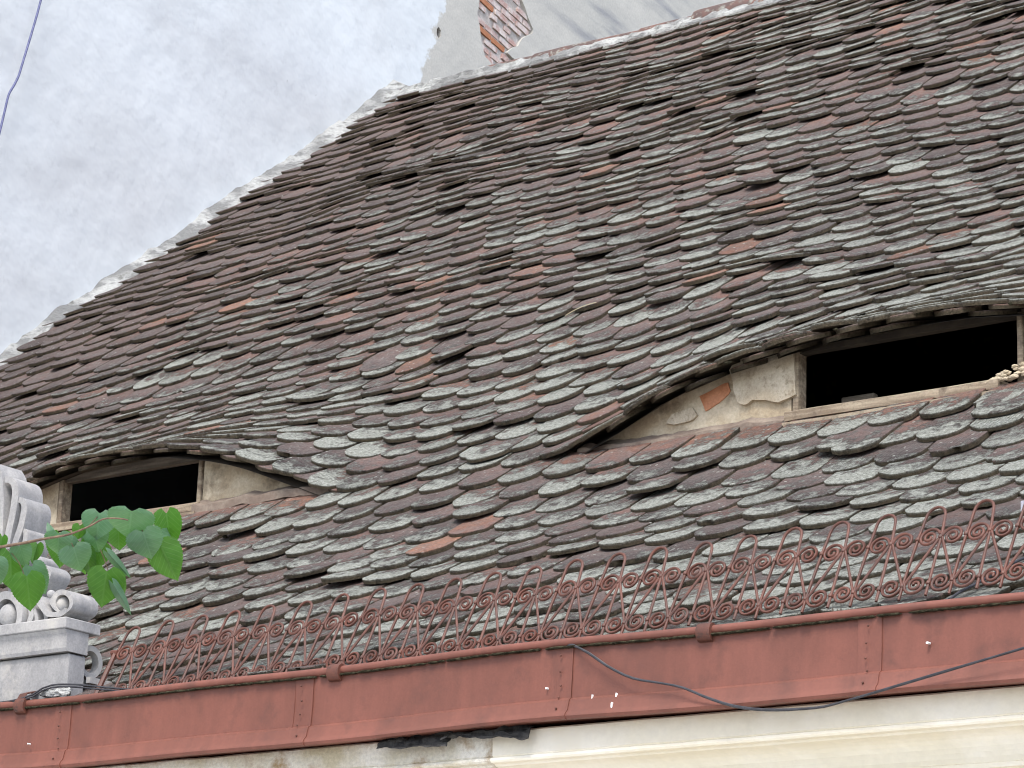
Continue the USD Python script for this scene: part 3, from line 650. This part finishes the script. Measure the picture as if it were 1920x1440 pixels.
cornice(-7.8, -4.93, 'cornice_peeling', .016, 'damaged stretch of the cornice with peeling stained plaster')

# ------------------------------------------------------------------ red box gutter
gut = thing('box_gutter', 'long red painted sheet metal box gutter along the eaves', 'gutter', (-5.2, YG, 2.97))
seams = [-7.60, -6.625, -5.615, -4.668, -3.692, -2.72, XR]
def gpro(d): return [(YG - .002 - d, ZL - .006), (YG - .002 - d, ZL - .10), (YG - .006 - d, ZL - .160), (YG - .016 - d, ZL - .166), (YG - .024 - d, ZL - .196), (YG - .033 - d, ZL - .205), (YG - .037 - d, ZL - .214), (YG - .033 - d, ZL - .222),
                     (YG - .024 - d, ZL - .224), (YG - .012, ZL - .216), (YG + .16, ZL - .212), (YG + .16, ZL - .208), (YG - .008, ZL - .208), (YG + .002, ZL - .15), (YG + .004, ZL - .006)]
def sag(x): return .004 * np.sin(x * 2.3) + .003 * np.sin(x * 5.1 + 1)
for a, b in zip(seams[:-1], seams[1:]):
    xs = np.linspace(a + .001, b - .001, 40); 
    dy = np.zeros((40, len(gpro(0)))); w = (nz(np.column_stack([xs * 2.2, 0 * xs, 0 * xs]), 91, 3) - .5) * .012
    dy[:, 1:3] = w[:, None]; dy[:, 1] *= 1.3
    put('gutter_panel', sweep(gpro(0.0), xs, sag(xs)[:, None], dy), 'gutter_paint', gut, smooth=35)
for x in seams[1:-1]:
    xs = np.linspace(x - .035, x + .035, 5)
    pr = gpro(.0035); pr2 = [(y + .0035, z) for y, z in pr[:10]]
    w = (nz(np.column_stack([xs * 2.2, 0 * xs, 0 * xs]), 91, 3) - .5) * .012
    dy = np.zeros((5, 20)); dy[:, 1:3] = w[:, None]; dy[:, 1] *= 1.3; dy[:, 17:19] = dy[:, 2:0:-1]
    st = put('seam_strip', sweep(pr[:10] + pr2[::-1], xs, sag(xs)[:, None], dy), 'gutter_paint', gut, smooth=35)
    for zq in (.04, .085, .125, .158, .19):
        sp = trimesh.creation.icosphere(1, .0032); yq = np.interp(zq, [0, .1, .16, .166, .196, .205], [.002, .002, .006, .016, .024, .033])
        sp.apply_translation((x - .004 + rng.normal(0, .003), YG - yq - .006 - (.006 if .03 < zq < .16 else 0), ZL - zq + sag(x))); put('rivet', sp, 'rail_paint', st)
xs = np.linspace(-7.8, XR, 160)
put('rolled_lip', tube(np.column_stack([xs, np.full(160, YG), ZL - .002 + sag(xs)]), .0125, 10), 'gutter_paint', gut, smooth=60)
put('gutter_floor', box((-7.8, YG + .006, ZL - .125), (XR, YG + .20, ZL - .12)), 'gutter_paint', gut)
put('dirt', cat([(iv * (1 + .5 * (rng.random((len(iv), 1)) - .5)) * [rng.uniform(.008, .03), .006, .0035] + [x, YG - .006 - rng.uniform(0, .006), ZL - .0165 + sag(x)], if_) for x in rng.uniform(-7, -3.2, 420)]), 'moss', gut, kind='stuff')
for x, kind in ((-6.815, 0), (-5.495, 1), (-4.196, 1)):
    if kind == 0:
        arc = [(YG + .10, ZL + .014), (YG + .04, ZL + .045), (YG - .004, ZL + .03), (YG - .019, ZL + .005), (YG - .019, ZL - .030)]
        pr = arc + [(y + .004 if i > 2 else y, z - .004 if i < 3 else z) for i, (y, z) in reversed(list(enumerate(arc)))]
        put('strap', sweep(pr, np.linspace(x - .017, x + .017, 3)), 'rail_paint', gut, label='bent strap over the gutter lip in front of the stone pedestal')
    an = np.linspace(0, 2 * math.pi, 12)[:-1]
    put('bracket', sweep(np.column_stack([YG - .004 + .021 * np.cos(an), ZL - .009 + .026 * np.sin(an)]), np.linspace(x - .022, x + .022, 4), sag(np.linspace(x - .022, x + .022, 4))[:, None]), 'rail_paint', gut, smooth=40)
# bird droppings on the gutter face
for (x, y, a, b) in ((1154, 1308, 1.0, 9), (1150, 1323, .9, 6), (1109, 1310, .5, 8), (1898, 1255, 3, 5), (1738, 1205, 2, 2), (1023, 1290, .9, 2), (56, 1395, 1.2, 1.5)):
    p = at(x, y, YG - .018)
    pl = rough_ring([(p[0] + a / 420 * math.cos(t), p[2] + b / 600 * math.sin(t)) for t in np.linspace(0, 6.0, 12)], .004, .001, int(x))
    put('dropping', plate(pl, [0, YG - .0165 if y < 1320 else YG - .0275, 0], ex, ez, ey, .012), 'white_drops', gut, label='white bird dropping streak')

# ------------------------------------------------------------------ ornamental iron snow guard
PER, X0R, ZB, SLR = .1467, -6.5125, 3.2235, .0024
VV = np.array([0, .0641, .1355])
def rp0(a, h):
    a, h = np.broadcast_arrays(np.asarray(a, float), np.asarray(h, float))
    return np.stack([X0R + PER * a, np.full(a.shape, YG + .1), ZB + SLR * a], -1) + h[..., None] * VV
rail = thing('snow_guard', 'red iron snow guard railing of hairpin loops and spiral scrolls along the eaves', 'railing', (-5, YG + .1, 3.2))
RB = .0044
Vn = VV / np.linalg.norm(VV); fl = np.cross([1, 0, 0], Vn)
NU = 27
sc = {}
def spiral(rp, ca, ch, a0, turn, r0=.225, r1=.035, n=44):
    t = np.linspace(0, 1, n); r = r0 + (r1 - r0) * t ** .8; th = a0 + turn * t * 2 * math.pi * 2.05
    return rp(ca + r * np.cos(th), ch + r * np.sin(th) * .97)
for k in range(NU):
    w1, w2 = rng.normal(0, .008, 2)
    ja, jh, jd = rng.normal(0, .007), rng.normal(0, .008), rng.normal(0, .002)
    def rp(a, h, k=k, ja=ja, jh=jh, jd=jd): return rp0(np.asarray(a, float) + k + ja * np.asarray(h, float), np.asarray(h, float) * (1 + jh)) + np.asarray(h, float)[..., None] * np.array([0, jd, 0])
    an = np.linspace(0, math.pi, 15); arch = [(-.225 + .195 * math.cos(q), 1.475 + w1 + .225 * math.sin(q)) for q in an]
    last = k == 0
    pts = [(0, -.26), (0, 0), (0, .5), (.005, 1.0), (-.012, 1.25)] + arch + [(-.438, 1.25), (-.465, 1.0)] + ([] if last else [(-.50, .5), (-.525, 0), (-.528, -.30)])
    A = np.array(pts); Q = smoothline(rp(A[:, 0], A[:, 1]), 52)
    put('hairpin_rod', tube(Q, RB, 6, fl), 'rail_paint', rail, smooth=60)
    put('diagonal_rod', tube(rp(np.linspace(.03, .455, 5), np.linspace(.985, .02, 5)), RB * .95, 6, fl), 'rail_paint', rail, smooth=60)
    if k: put('diagonal_rod', tube(rp(np.linspace(-.03, -.505, 5), np.linspace(.985, .02, 5)), RB * .95, 6, fl), 'rail_paint', rail, smooth=60)
    for (a, h) in ((0, 1), (-.465, 1), (0, 0), (.472, 0)):
        p = rp(np.array([a]), np.array([h]))[0]; put('collar', tube([p - Vn * .005, p - Vn * .002, p + Vn * .002, p + Vn * .005], [.0065, .0075, .0075, .0065], 7), 'rail_paint', rail)
    for m_, (ca, ch, a0, tn) in enumerate(((.252, 1.0, math.pi, -1), (-.245, 1.0, 0, 1), (.235, 0.0, 0, -1), (.235 + .49, 0.0, math.pi, 1))):
        put('scroll', tube(spiral(rp, ca + rng.normal(0, .006), ch + rng.normal(0, .012), a0 + rng.normal(0, .12), tn), RB, 6, fl), 'rail_paint', rail, smooth=60)
pe = rp0(np.array([-.50, -.52]), np.array([1.06, -.32]))
put('end_post', tube([pe[0], pe[0] * .5 + pe[1] * .5, pe[1]], [.0075, .0085, .010], 6), 'rail_paint', rail, label='thick end post of the railing')
put('end_post_knob', tube([pe[0] - Vn * .004 - [.014, 0, 0], pe[0] - Vn * .004 + [.012, 0, 0]], [.010, .008], 8), 'rail_paint', rail)

# ------------------------------------------------------------------ stone roof ornament at the left
YO = YG + .05
orn = thing('stone_acroterion', 'grey stone pedestal topped by a scrolled palmette ornament at the left end of the gutter', 'ornament', (-6.9, YO, 3.2))
def oz(*pts): return [(lambda q: (q[0], q[2]))(at(x, y, YO)) for x, y in pts]
xe = at(131, 1222, YO)[0]
put('pedestal', box((-8.4, YO, ZL - .16), (xe - .004, YO + .078, at(131, 1224, YO)[2]), .004), 'weathered_stone', orn)
zc0 = at(131, 1222, YO)[2]; zc1 = at(133, 1181, YO)[2]; zc2 = at(133, 1160, YO)[2]
put('cove', sweep([(YO + .078, zc0 + .001), (YO - .012, zc0 + .001), (YO - .017, zc0 + .012), (YO - .020, zc1 - .012), (YO - .030, zc1), (YO + .078, zc1)], [-8.4, xe]), 'weathered_stone', orn)
put('cap', box((-8.4, YO - .035, zc1 + .001), (xe + .006, YO + .125, zc2), .003), 'weathered_stone', orn)
dep = .115
def orn_solid(name, poly, y0=0.0, d=dep, mname='weathered_stone'):
    return put(name, plate(poly, [0, YO + y0, 0], ex, ez, ey, d), mname, orn, smooth=32)
def ellipse(cx, cy, rx, ry, n=40): return Polygon(oz(*[(cx + rx * math.cos(t), cy + ry * math.sin(t)) for t in np.linspace(0, 2 * math.pi, n, endpoint=False)]))
def ribbon(pts, w0, w1):
    P = smoothline(np.array(pts, float), 40); w = np.linspace(w0, w1, 40)
    t = np.gradient(P, axis=0); t /= np.linalg.norm(t, axis=1, keepdims=True); nrm = np.column_stack([-t[:, 1], t[:, 0]])
    return Polygon(oz(*np.vstack([P + nrm * w[:, None] / 2, (P - nrm * w[:, None] / 2)[::-1]]))).buffer(0)
# right volute with its boss, the band it grows from
v1 = ellipse(116.5, 1127.5, 20.5, 22.5).difference(ellipse(117, 1131, 13.2, 16))
band = ribbon([(66, 1118), (78, 1137), (92, 1152), (108, 1152), (124, 1143)], 10, 9)
orn_solid('volute', unary_union([v1, band]))
orn_solid('volute_floor', ellipse(117, 1131, 14, 17), .03, dep - .035)
v2 = ellipse(12, 1150, 30, 42).difference(ellipse(12, 1153, 19.5, 30))
orn_solid('volute', v2)
orn_solid('volute_floor', ellipse(12, 1153, 21, 32), .03, dep - .035)
for (cx, cy, r) in ((114, 1132, .0265), (13, 1153, .040)):
    p = at(cx, cy, YO + .012); s_ = trimesh.creation.icosphere(3, 1.0); s_.apply_scale([r, r * .8, r]); s_.apply_translation(p + [0, .012, 0]); put('boss', s_, 'weathered_stone', orn, smooth=True)
for pts, w0, w1 in (([(40, 1180), (48, 1165), (52, 1150), (50, 1132)], 7, 11), ([(62, 1178), (62, 1160), (58, 1140)], 8, 5), ([(60, 1175), (72, 1172), (80, 1160), (78, 1148), (72, 1140)], 9, 6), ([(98, 1140), (90, 1126), (88, 1114), (92, 1110)], 7, 8)):
    orn_solid('leaf_lobe', ribbon(pts, w0, w1), .015, dep - .04)
p = at(96, 1114, YO + .02); s_ = trimesh.creation.icosphere(2, .014); s_.apply_translation(p); put('bead', s_, 'weathered_stone', orn, smooth=True)
# palmette lobes rising from behind the leaves
for pts, w0, w1, y0 in (([(-6, 1075), (-2, 1000), (0, 930), (-3, 890), (-12, 872)], 14, 13, .0), ([(4, 1075), (14, 1000), (24, 950), (27, 920), (22, 903), (8, 898)], 11, 12, .004), ([(10, 1072), (24, 1020), (38, 975), (42, 950), (38, 938), (32, 936)], 10, 11, .008),
                        ([(14, 1070), (30, 1035), (42, 1010), (43, 997), (36, 992)], 9, 8, .012), ([(22, 1110), (40, 1085), (52, 1062), (56, 1045), (46, 1040)], 12, 9, .03), ([(30, 1125), (48, 1105), (62, 1085), (70, 1068), (62, 1058)], 12, 10, .05)):
    orn_solid('palmette_lobe', ribbon(pts, w0, w1), y0, dep - y0 * .5)
orn_solid('palmette_core', Polygon(oz((-20, 1120), (-18, 900), (2, 905), (18, 955), (22, 1000), (30, 1040), (40, 1085), (38, 1120))), .085, dep - .09)
# scroll ring and stay behind the pedestal
p = at(164, 1242, YO + .12); rg = trimesh.creation.annulus(r_min=.036, r_max=.054, height=.03, sections=28); rg.apply_transform(trimesh.transformations.rotation_matrix(math.pi / 2, [0, 1, 0])); rg.apply_translation(p); put('rear_scroll', rg, 'weathered_stone', orn, smooth=40)
p = at(163, 1275, YO + .08); put('stay', box(p - [.004, 0, .010], p + [.012, .13, .010]), 'weathered_stone', orn)
lump = []
for q in range(14):
    pp = at(rng.uniform(82, 135), 1303 - rng.uniform(0, 10), YG + .035); lump.append((iv * (1 + .5 * (rng.random((len(iv), 1)) - .5)) * rng.uniform(.008, .018) * np.array([1.5, 1, .8]) + pp, if_))
put('crumbled_mortar', cat(lump), 'mortar', orn)

# ------------------------------------------------------------------ cables
def cable(name, label, runs, r, mname):
    """runs: parallel strands as lists of (px, py, Y); each strand a part."""
    P0 = at(*runs[0][0]); t = thing(name, label, 'cable', P0)
    for run in runs:
        put('strand', tube(smoothline([at(*q) for q in run], 120), r, 7), mname, t, smooth=60)
    return t
g1 = [(-40, 1322, YG + .02), (0, 1317, YG + .01), (22, 1314, YG - .005), (45, 1308, YG - .012), (66, 1300, YG + .0), (84, 1288, YG + .02), (105, 1283.5, YG + .03), (140, 1283.5, YG + .035), (180, 1287, YG + .035), (235, 1292, YG + .04), (290, 1294, YG + .045), (400, 1283, YG + .05), (560, 1267, YG + .05), (690, 1248, YG + .04), (760, 1240, YG + .03), (860, 1227, YG + .02), (973, 1210, YG + .012), (1040, 1206.5, YG + .004),
      (1070, 1208, YG - .008), (1100, 1223, YG - .022), (1140, 1250, YG - .026), (1190, 1273, YG - .032), (1240, 1281, YG - .034), (1273, 1287, YG - .036), (1330, 1309, YG - .046), (1380, 1324, YG - .048), (1430, 1330, YG - .05), (1480, 1330, YG - .05), (1530, 1327, YG - .05), (1597, 1311, YG - .05), (1680, 1287, YG - .05), (1780, 1257, YG - .05), (1863, 1232, YG - .05), (1925, 1213, YG - .05), (2100, 1160, YG - .05)]
g2 = [(x, y + 3.2 - 3 * (x > 1090) + (1.5 * math.sin(x * .01)), Y) for x, y, Y in g1]
cable('cable', 'twin black cable lying along the gutter lip and sagging across the red gutter', [g1, g2], .0031, 'black_cable')
cable('cable', 'dark cable lying on the lowest tiles behind the railing at the right', [[(1780, 1124, YG + .05), (1800, 1110, YG + .09), (1830, 1095, YG + .16), (1870, 1072, YG + .25), (1895, 1058, YG + .30), (1925, 1044, YG + .36), (2000, 1020, YG + .4)]], .004, 'black_cable')
wp = [W0 + hw * a + nw * .06 + [0, 0, b] for a, b in [wallhz(75, -40)] + [wallhz(*q) for q in ((62, 0), (53, 33), (43, 67), (33, 100), (23, 133), (20, 143), (12, 160), (0, 182), (-8, 215), (-26, 290))]]
t = thing('wire', 'thin blue grey wire hanging down the whitewashed firewall at the far left', 'wire', wp[0]); put('strand', tube(smoothline(wp, 80), .0068, 7), 'blue_wire', t, smooth=60)

# ------------------------------------------------------------------ debris
fl_ = []
def flap(px, Y, z0, amp, seed):
    xs = np.linspace(at(px[0], 1385, Y)[0], at(px[1], 1375, Y)[0], 30); P = np.zeros((30, 6, 3))
    for j in range(6):
        t = j / 5
        P[:, j] = np.column_stack([xs, np.full(30, Y) - .03 * t + .02 * (nz(np.column_stack([xs * 20, 0 * xs + j, 0 * xs]), seed, 2) - .5), z0 - amp * t * (.4 + 1.2 * nz(np.column_stack([xs * 9, 0 * xs, 0 * xs + 3]), seed + 1, 3)) + .02 * (nz(np.column_stack([xs * 25, 0 * xs + j * 3, 0 * xs]), seed + 2, 2) - .5)])
    a = grid(P); b = grid(P[::-1] + [0, .003, 0]); return cat([a, b])
tf = thing('tar_felt_scrap', 'torn black roofing felt sticking out from under the gutter', 'roofing felt', at(800, 1385, YG + .01))
put('flap', flap((718, 850), YG + .012, 2.974, .038, 7), 'tar_felt', tf)
put('flap', flap((840, 1000), YG + .012, 2.972, .030, 17), 'tar_felt', tf, label='crumpled thin end of the felt')
gs = thing('dry_stem', 'dry straw coloured grass stem lying on the tiles in the middle of the roof', 'plant stem', surf(-6.2, 4.6)); 
pA, pB = hit(1060, 592, [0, Y0, Z0 + .10], np.array([0, -math.sin(TH), math.cos(TH)])), hit(1118, 567, [0, Y0, Z0 + .10], np.array([0, -math.sin(TH), math.cos(TH)]))
put('stem', tube(smoothline([pA, pA * .5 + pB * .5 + [0, 0, .008], pB], 12), .0018, 5), 'grass_stem', gs)
pS = at(1917, 950, YG + .55); t = thing('metal_scrap', 'small pale sheet metal scrap behind the railing at the right edge', 'metal sheet', pS); put('sheet', box(pS - [.004, .004, .016], pS + [.06, .004, .016], .002), 'sheet_metal', t)
wt = thing('wire_scrap', 'little bent wire scrap on the gutter lip at the right', 'wire', at(1568, 1145, YG + .02))
put('strand', tube(smoothline([at(*q, YG + .02) for q in ((1561, 1140), (1564, 1148), (1572, 1150), (1570, 1143), (1575, 1146), (1577, 1141))], 24), .0022, 5), 'dark_wood', wt)

# ------------------------------------------------------------------ linden branch in the foreground
DL = 5.6
def dp(x, y, d=0.0): return EYE + ray(x, y) * (DL + d)
tree = thing('linden_branch', 'leafy linden branch reaching in from the left in front of the stone ornament', 'branch', dp(0, 1026))
twig = [(-60, 1038), (0, 1026), (45, 1018), (85, 1010), (125, 1003), (165, 988), (200, 972), (240, 975)]
put('twig', tube(smoothline([dp(x, y, -.01 * i) for i, (x, y) in enumerate(twig)], 40), np.linspace(.0036, .0014, 40), 7), 'bark', tree, smooth=60)
t0 = np.array([0, .05, .12, .22, .34, .47, .60, .72, .82, .90, .955, 1.0]); ww = np.array([.16, .38, .475, .515, .51, .465, .385, .285, .185, .095, .035, 0.0])
tt = np.r_[np.linspace(0, .1, 5), np.linspace(.14, 1, 26)]; ww = PchipInterpolator(t0, ww)(tt)
sx_ = np.array([-1, -.72, -.4, -.14, 0, .14, .4, .72, 1])
def leaf(base, tip, half, fold, tilt, roll, curl, mname, dd, seed):
    g = np.random.default_rng(seed); b, t_ = np.array(base, float), np.array(tip, float); L = t_ - b; n = np.array([-L[1], L[0]]); n /= np.linalg.norm(n)
    Lm = np.linalg.norm(L); mpp = DL / F; P = np.zeros((len(tt), len(sx_), 3)); T = np.zeros_like(P)
    for i, (t, w) in enumerate(zip(tt, ww)):
        ser = 1 + (.035 if i % 2 else -.035) * (abs(sx_) > .9) + .10 * (float(nz(np.array([t * 3.0, seed * 1.7, 0]), 5, 2)) - .5) * np.sign(sx_) + g.normal(0, .006)
        a = sx_ * w / .515 * half * ser
        lob = -.15 * Lm * (np.abs(sx_) ** 1.3) * (1 - t) ** 3
        side = 0.03 * Lm * math.sin(t * 3 + seed)
        q = b + L * t + np.outer(lob, L / Lm) + np.outer(a + side * (1 - abs(sx_)) * 0, n)
        dep_ = tilt * Lm * (t - .4) + fold * np.abs(a) + roll * a + curl * Lm * (t - .3) ** 2 + 1.2 * np.sin(t * 9 + sx_ * 2 + seed) * abs(sx_)
        P[i] = [dp(x, y, dd + d_ * mpp) for (x, y), d_ in zip(q, dep_)]
        T[i] = np.column_stack([sx_ * w, np.full(len(sx_), t), np.zeros(len(sx_))])
    v, f = grid(P); put('leaf', (v, f), mname, tree, smooth=True, attrs={'tc': T.reshape(-1, 3)})
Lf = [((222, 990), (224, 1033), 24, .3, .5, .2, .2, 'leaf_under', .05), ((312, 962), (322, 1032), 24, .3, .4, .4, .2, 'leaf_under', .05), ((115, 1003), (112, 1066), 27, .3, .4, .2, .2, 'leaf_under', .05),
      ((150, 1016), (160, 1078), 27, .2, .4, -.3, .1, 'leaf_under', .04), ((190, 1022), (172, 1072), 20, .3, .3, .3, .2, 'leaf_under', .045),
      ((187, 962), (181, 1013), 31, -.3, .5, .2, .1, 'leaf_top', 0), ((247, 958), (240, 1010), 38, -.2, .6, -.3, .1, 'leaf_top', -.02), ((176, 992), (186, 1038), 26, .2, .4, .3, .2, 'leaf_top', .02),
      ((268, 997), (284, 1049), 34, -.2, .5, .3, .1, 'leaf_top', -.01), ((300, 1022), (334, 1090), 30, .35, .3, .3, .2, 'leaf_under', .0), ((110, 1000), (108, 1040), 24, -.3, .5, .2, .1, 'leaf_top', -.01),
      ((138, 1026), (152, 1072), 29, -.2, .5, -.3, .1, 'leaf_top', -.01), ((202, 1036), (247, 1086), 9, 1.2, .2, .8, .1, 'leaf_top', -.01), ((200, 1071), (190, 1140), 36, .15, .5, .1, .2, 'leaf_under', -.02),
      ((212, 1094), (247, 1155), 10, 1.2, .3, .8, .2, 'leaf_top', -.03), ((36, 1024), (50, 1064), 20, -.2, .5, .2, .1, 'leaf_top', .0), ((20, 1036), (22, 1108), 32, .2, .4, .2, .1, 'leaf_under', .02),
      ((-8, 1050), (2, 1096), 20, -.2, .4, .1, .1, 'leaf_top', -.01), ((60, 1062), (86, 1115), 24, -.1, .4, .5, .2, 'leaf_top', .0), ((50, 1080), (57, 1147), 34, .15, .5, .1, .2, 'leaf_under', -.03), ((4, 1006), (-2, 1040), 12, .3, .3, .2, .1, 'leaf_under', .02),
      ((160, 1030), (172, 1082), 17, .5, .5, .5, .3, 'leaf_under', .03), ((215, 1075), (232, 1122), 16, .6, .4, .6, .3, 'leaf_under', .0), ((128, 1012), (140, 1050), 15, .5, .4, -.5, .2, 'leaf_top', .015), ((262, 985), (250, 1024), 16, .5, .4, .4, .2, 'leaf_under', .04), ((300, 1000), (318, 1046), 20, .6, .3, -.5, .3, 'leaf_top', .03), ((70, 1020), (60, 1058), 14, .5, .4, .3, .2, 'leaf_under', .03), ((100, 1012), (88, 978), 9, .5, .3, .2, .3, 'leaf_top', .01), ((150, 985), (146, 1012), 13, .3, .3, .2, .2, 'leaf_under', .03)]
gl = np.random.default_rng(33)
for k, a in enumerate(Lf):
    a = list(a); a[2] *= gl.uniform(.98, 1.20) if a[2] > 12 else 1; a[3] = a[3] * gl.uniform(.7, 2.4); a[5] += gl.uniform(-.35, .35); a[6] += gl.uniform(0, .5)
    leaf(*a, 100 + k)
for pts in ([(14, 1029), (26, 1042), (38, 1060), (46, 1082)], [(188, 1030), (196, 1050), (204, 1074)], [(240, 975), (256, 984), (270, 999)], [(85, 1010), (98, 1008), (112, 1002)], [(165, 988), (176, 976), (187, 963)], [(200, 972), (224, 962), (246, 958)], [(125, 1003), (132, 1014), (138, 1027)]):
    put('leaf_stalk', tube(smoothline([dp(x, y, -.005) for x, y in pts], 14), .0009, 5), 'bark', tree)
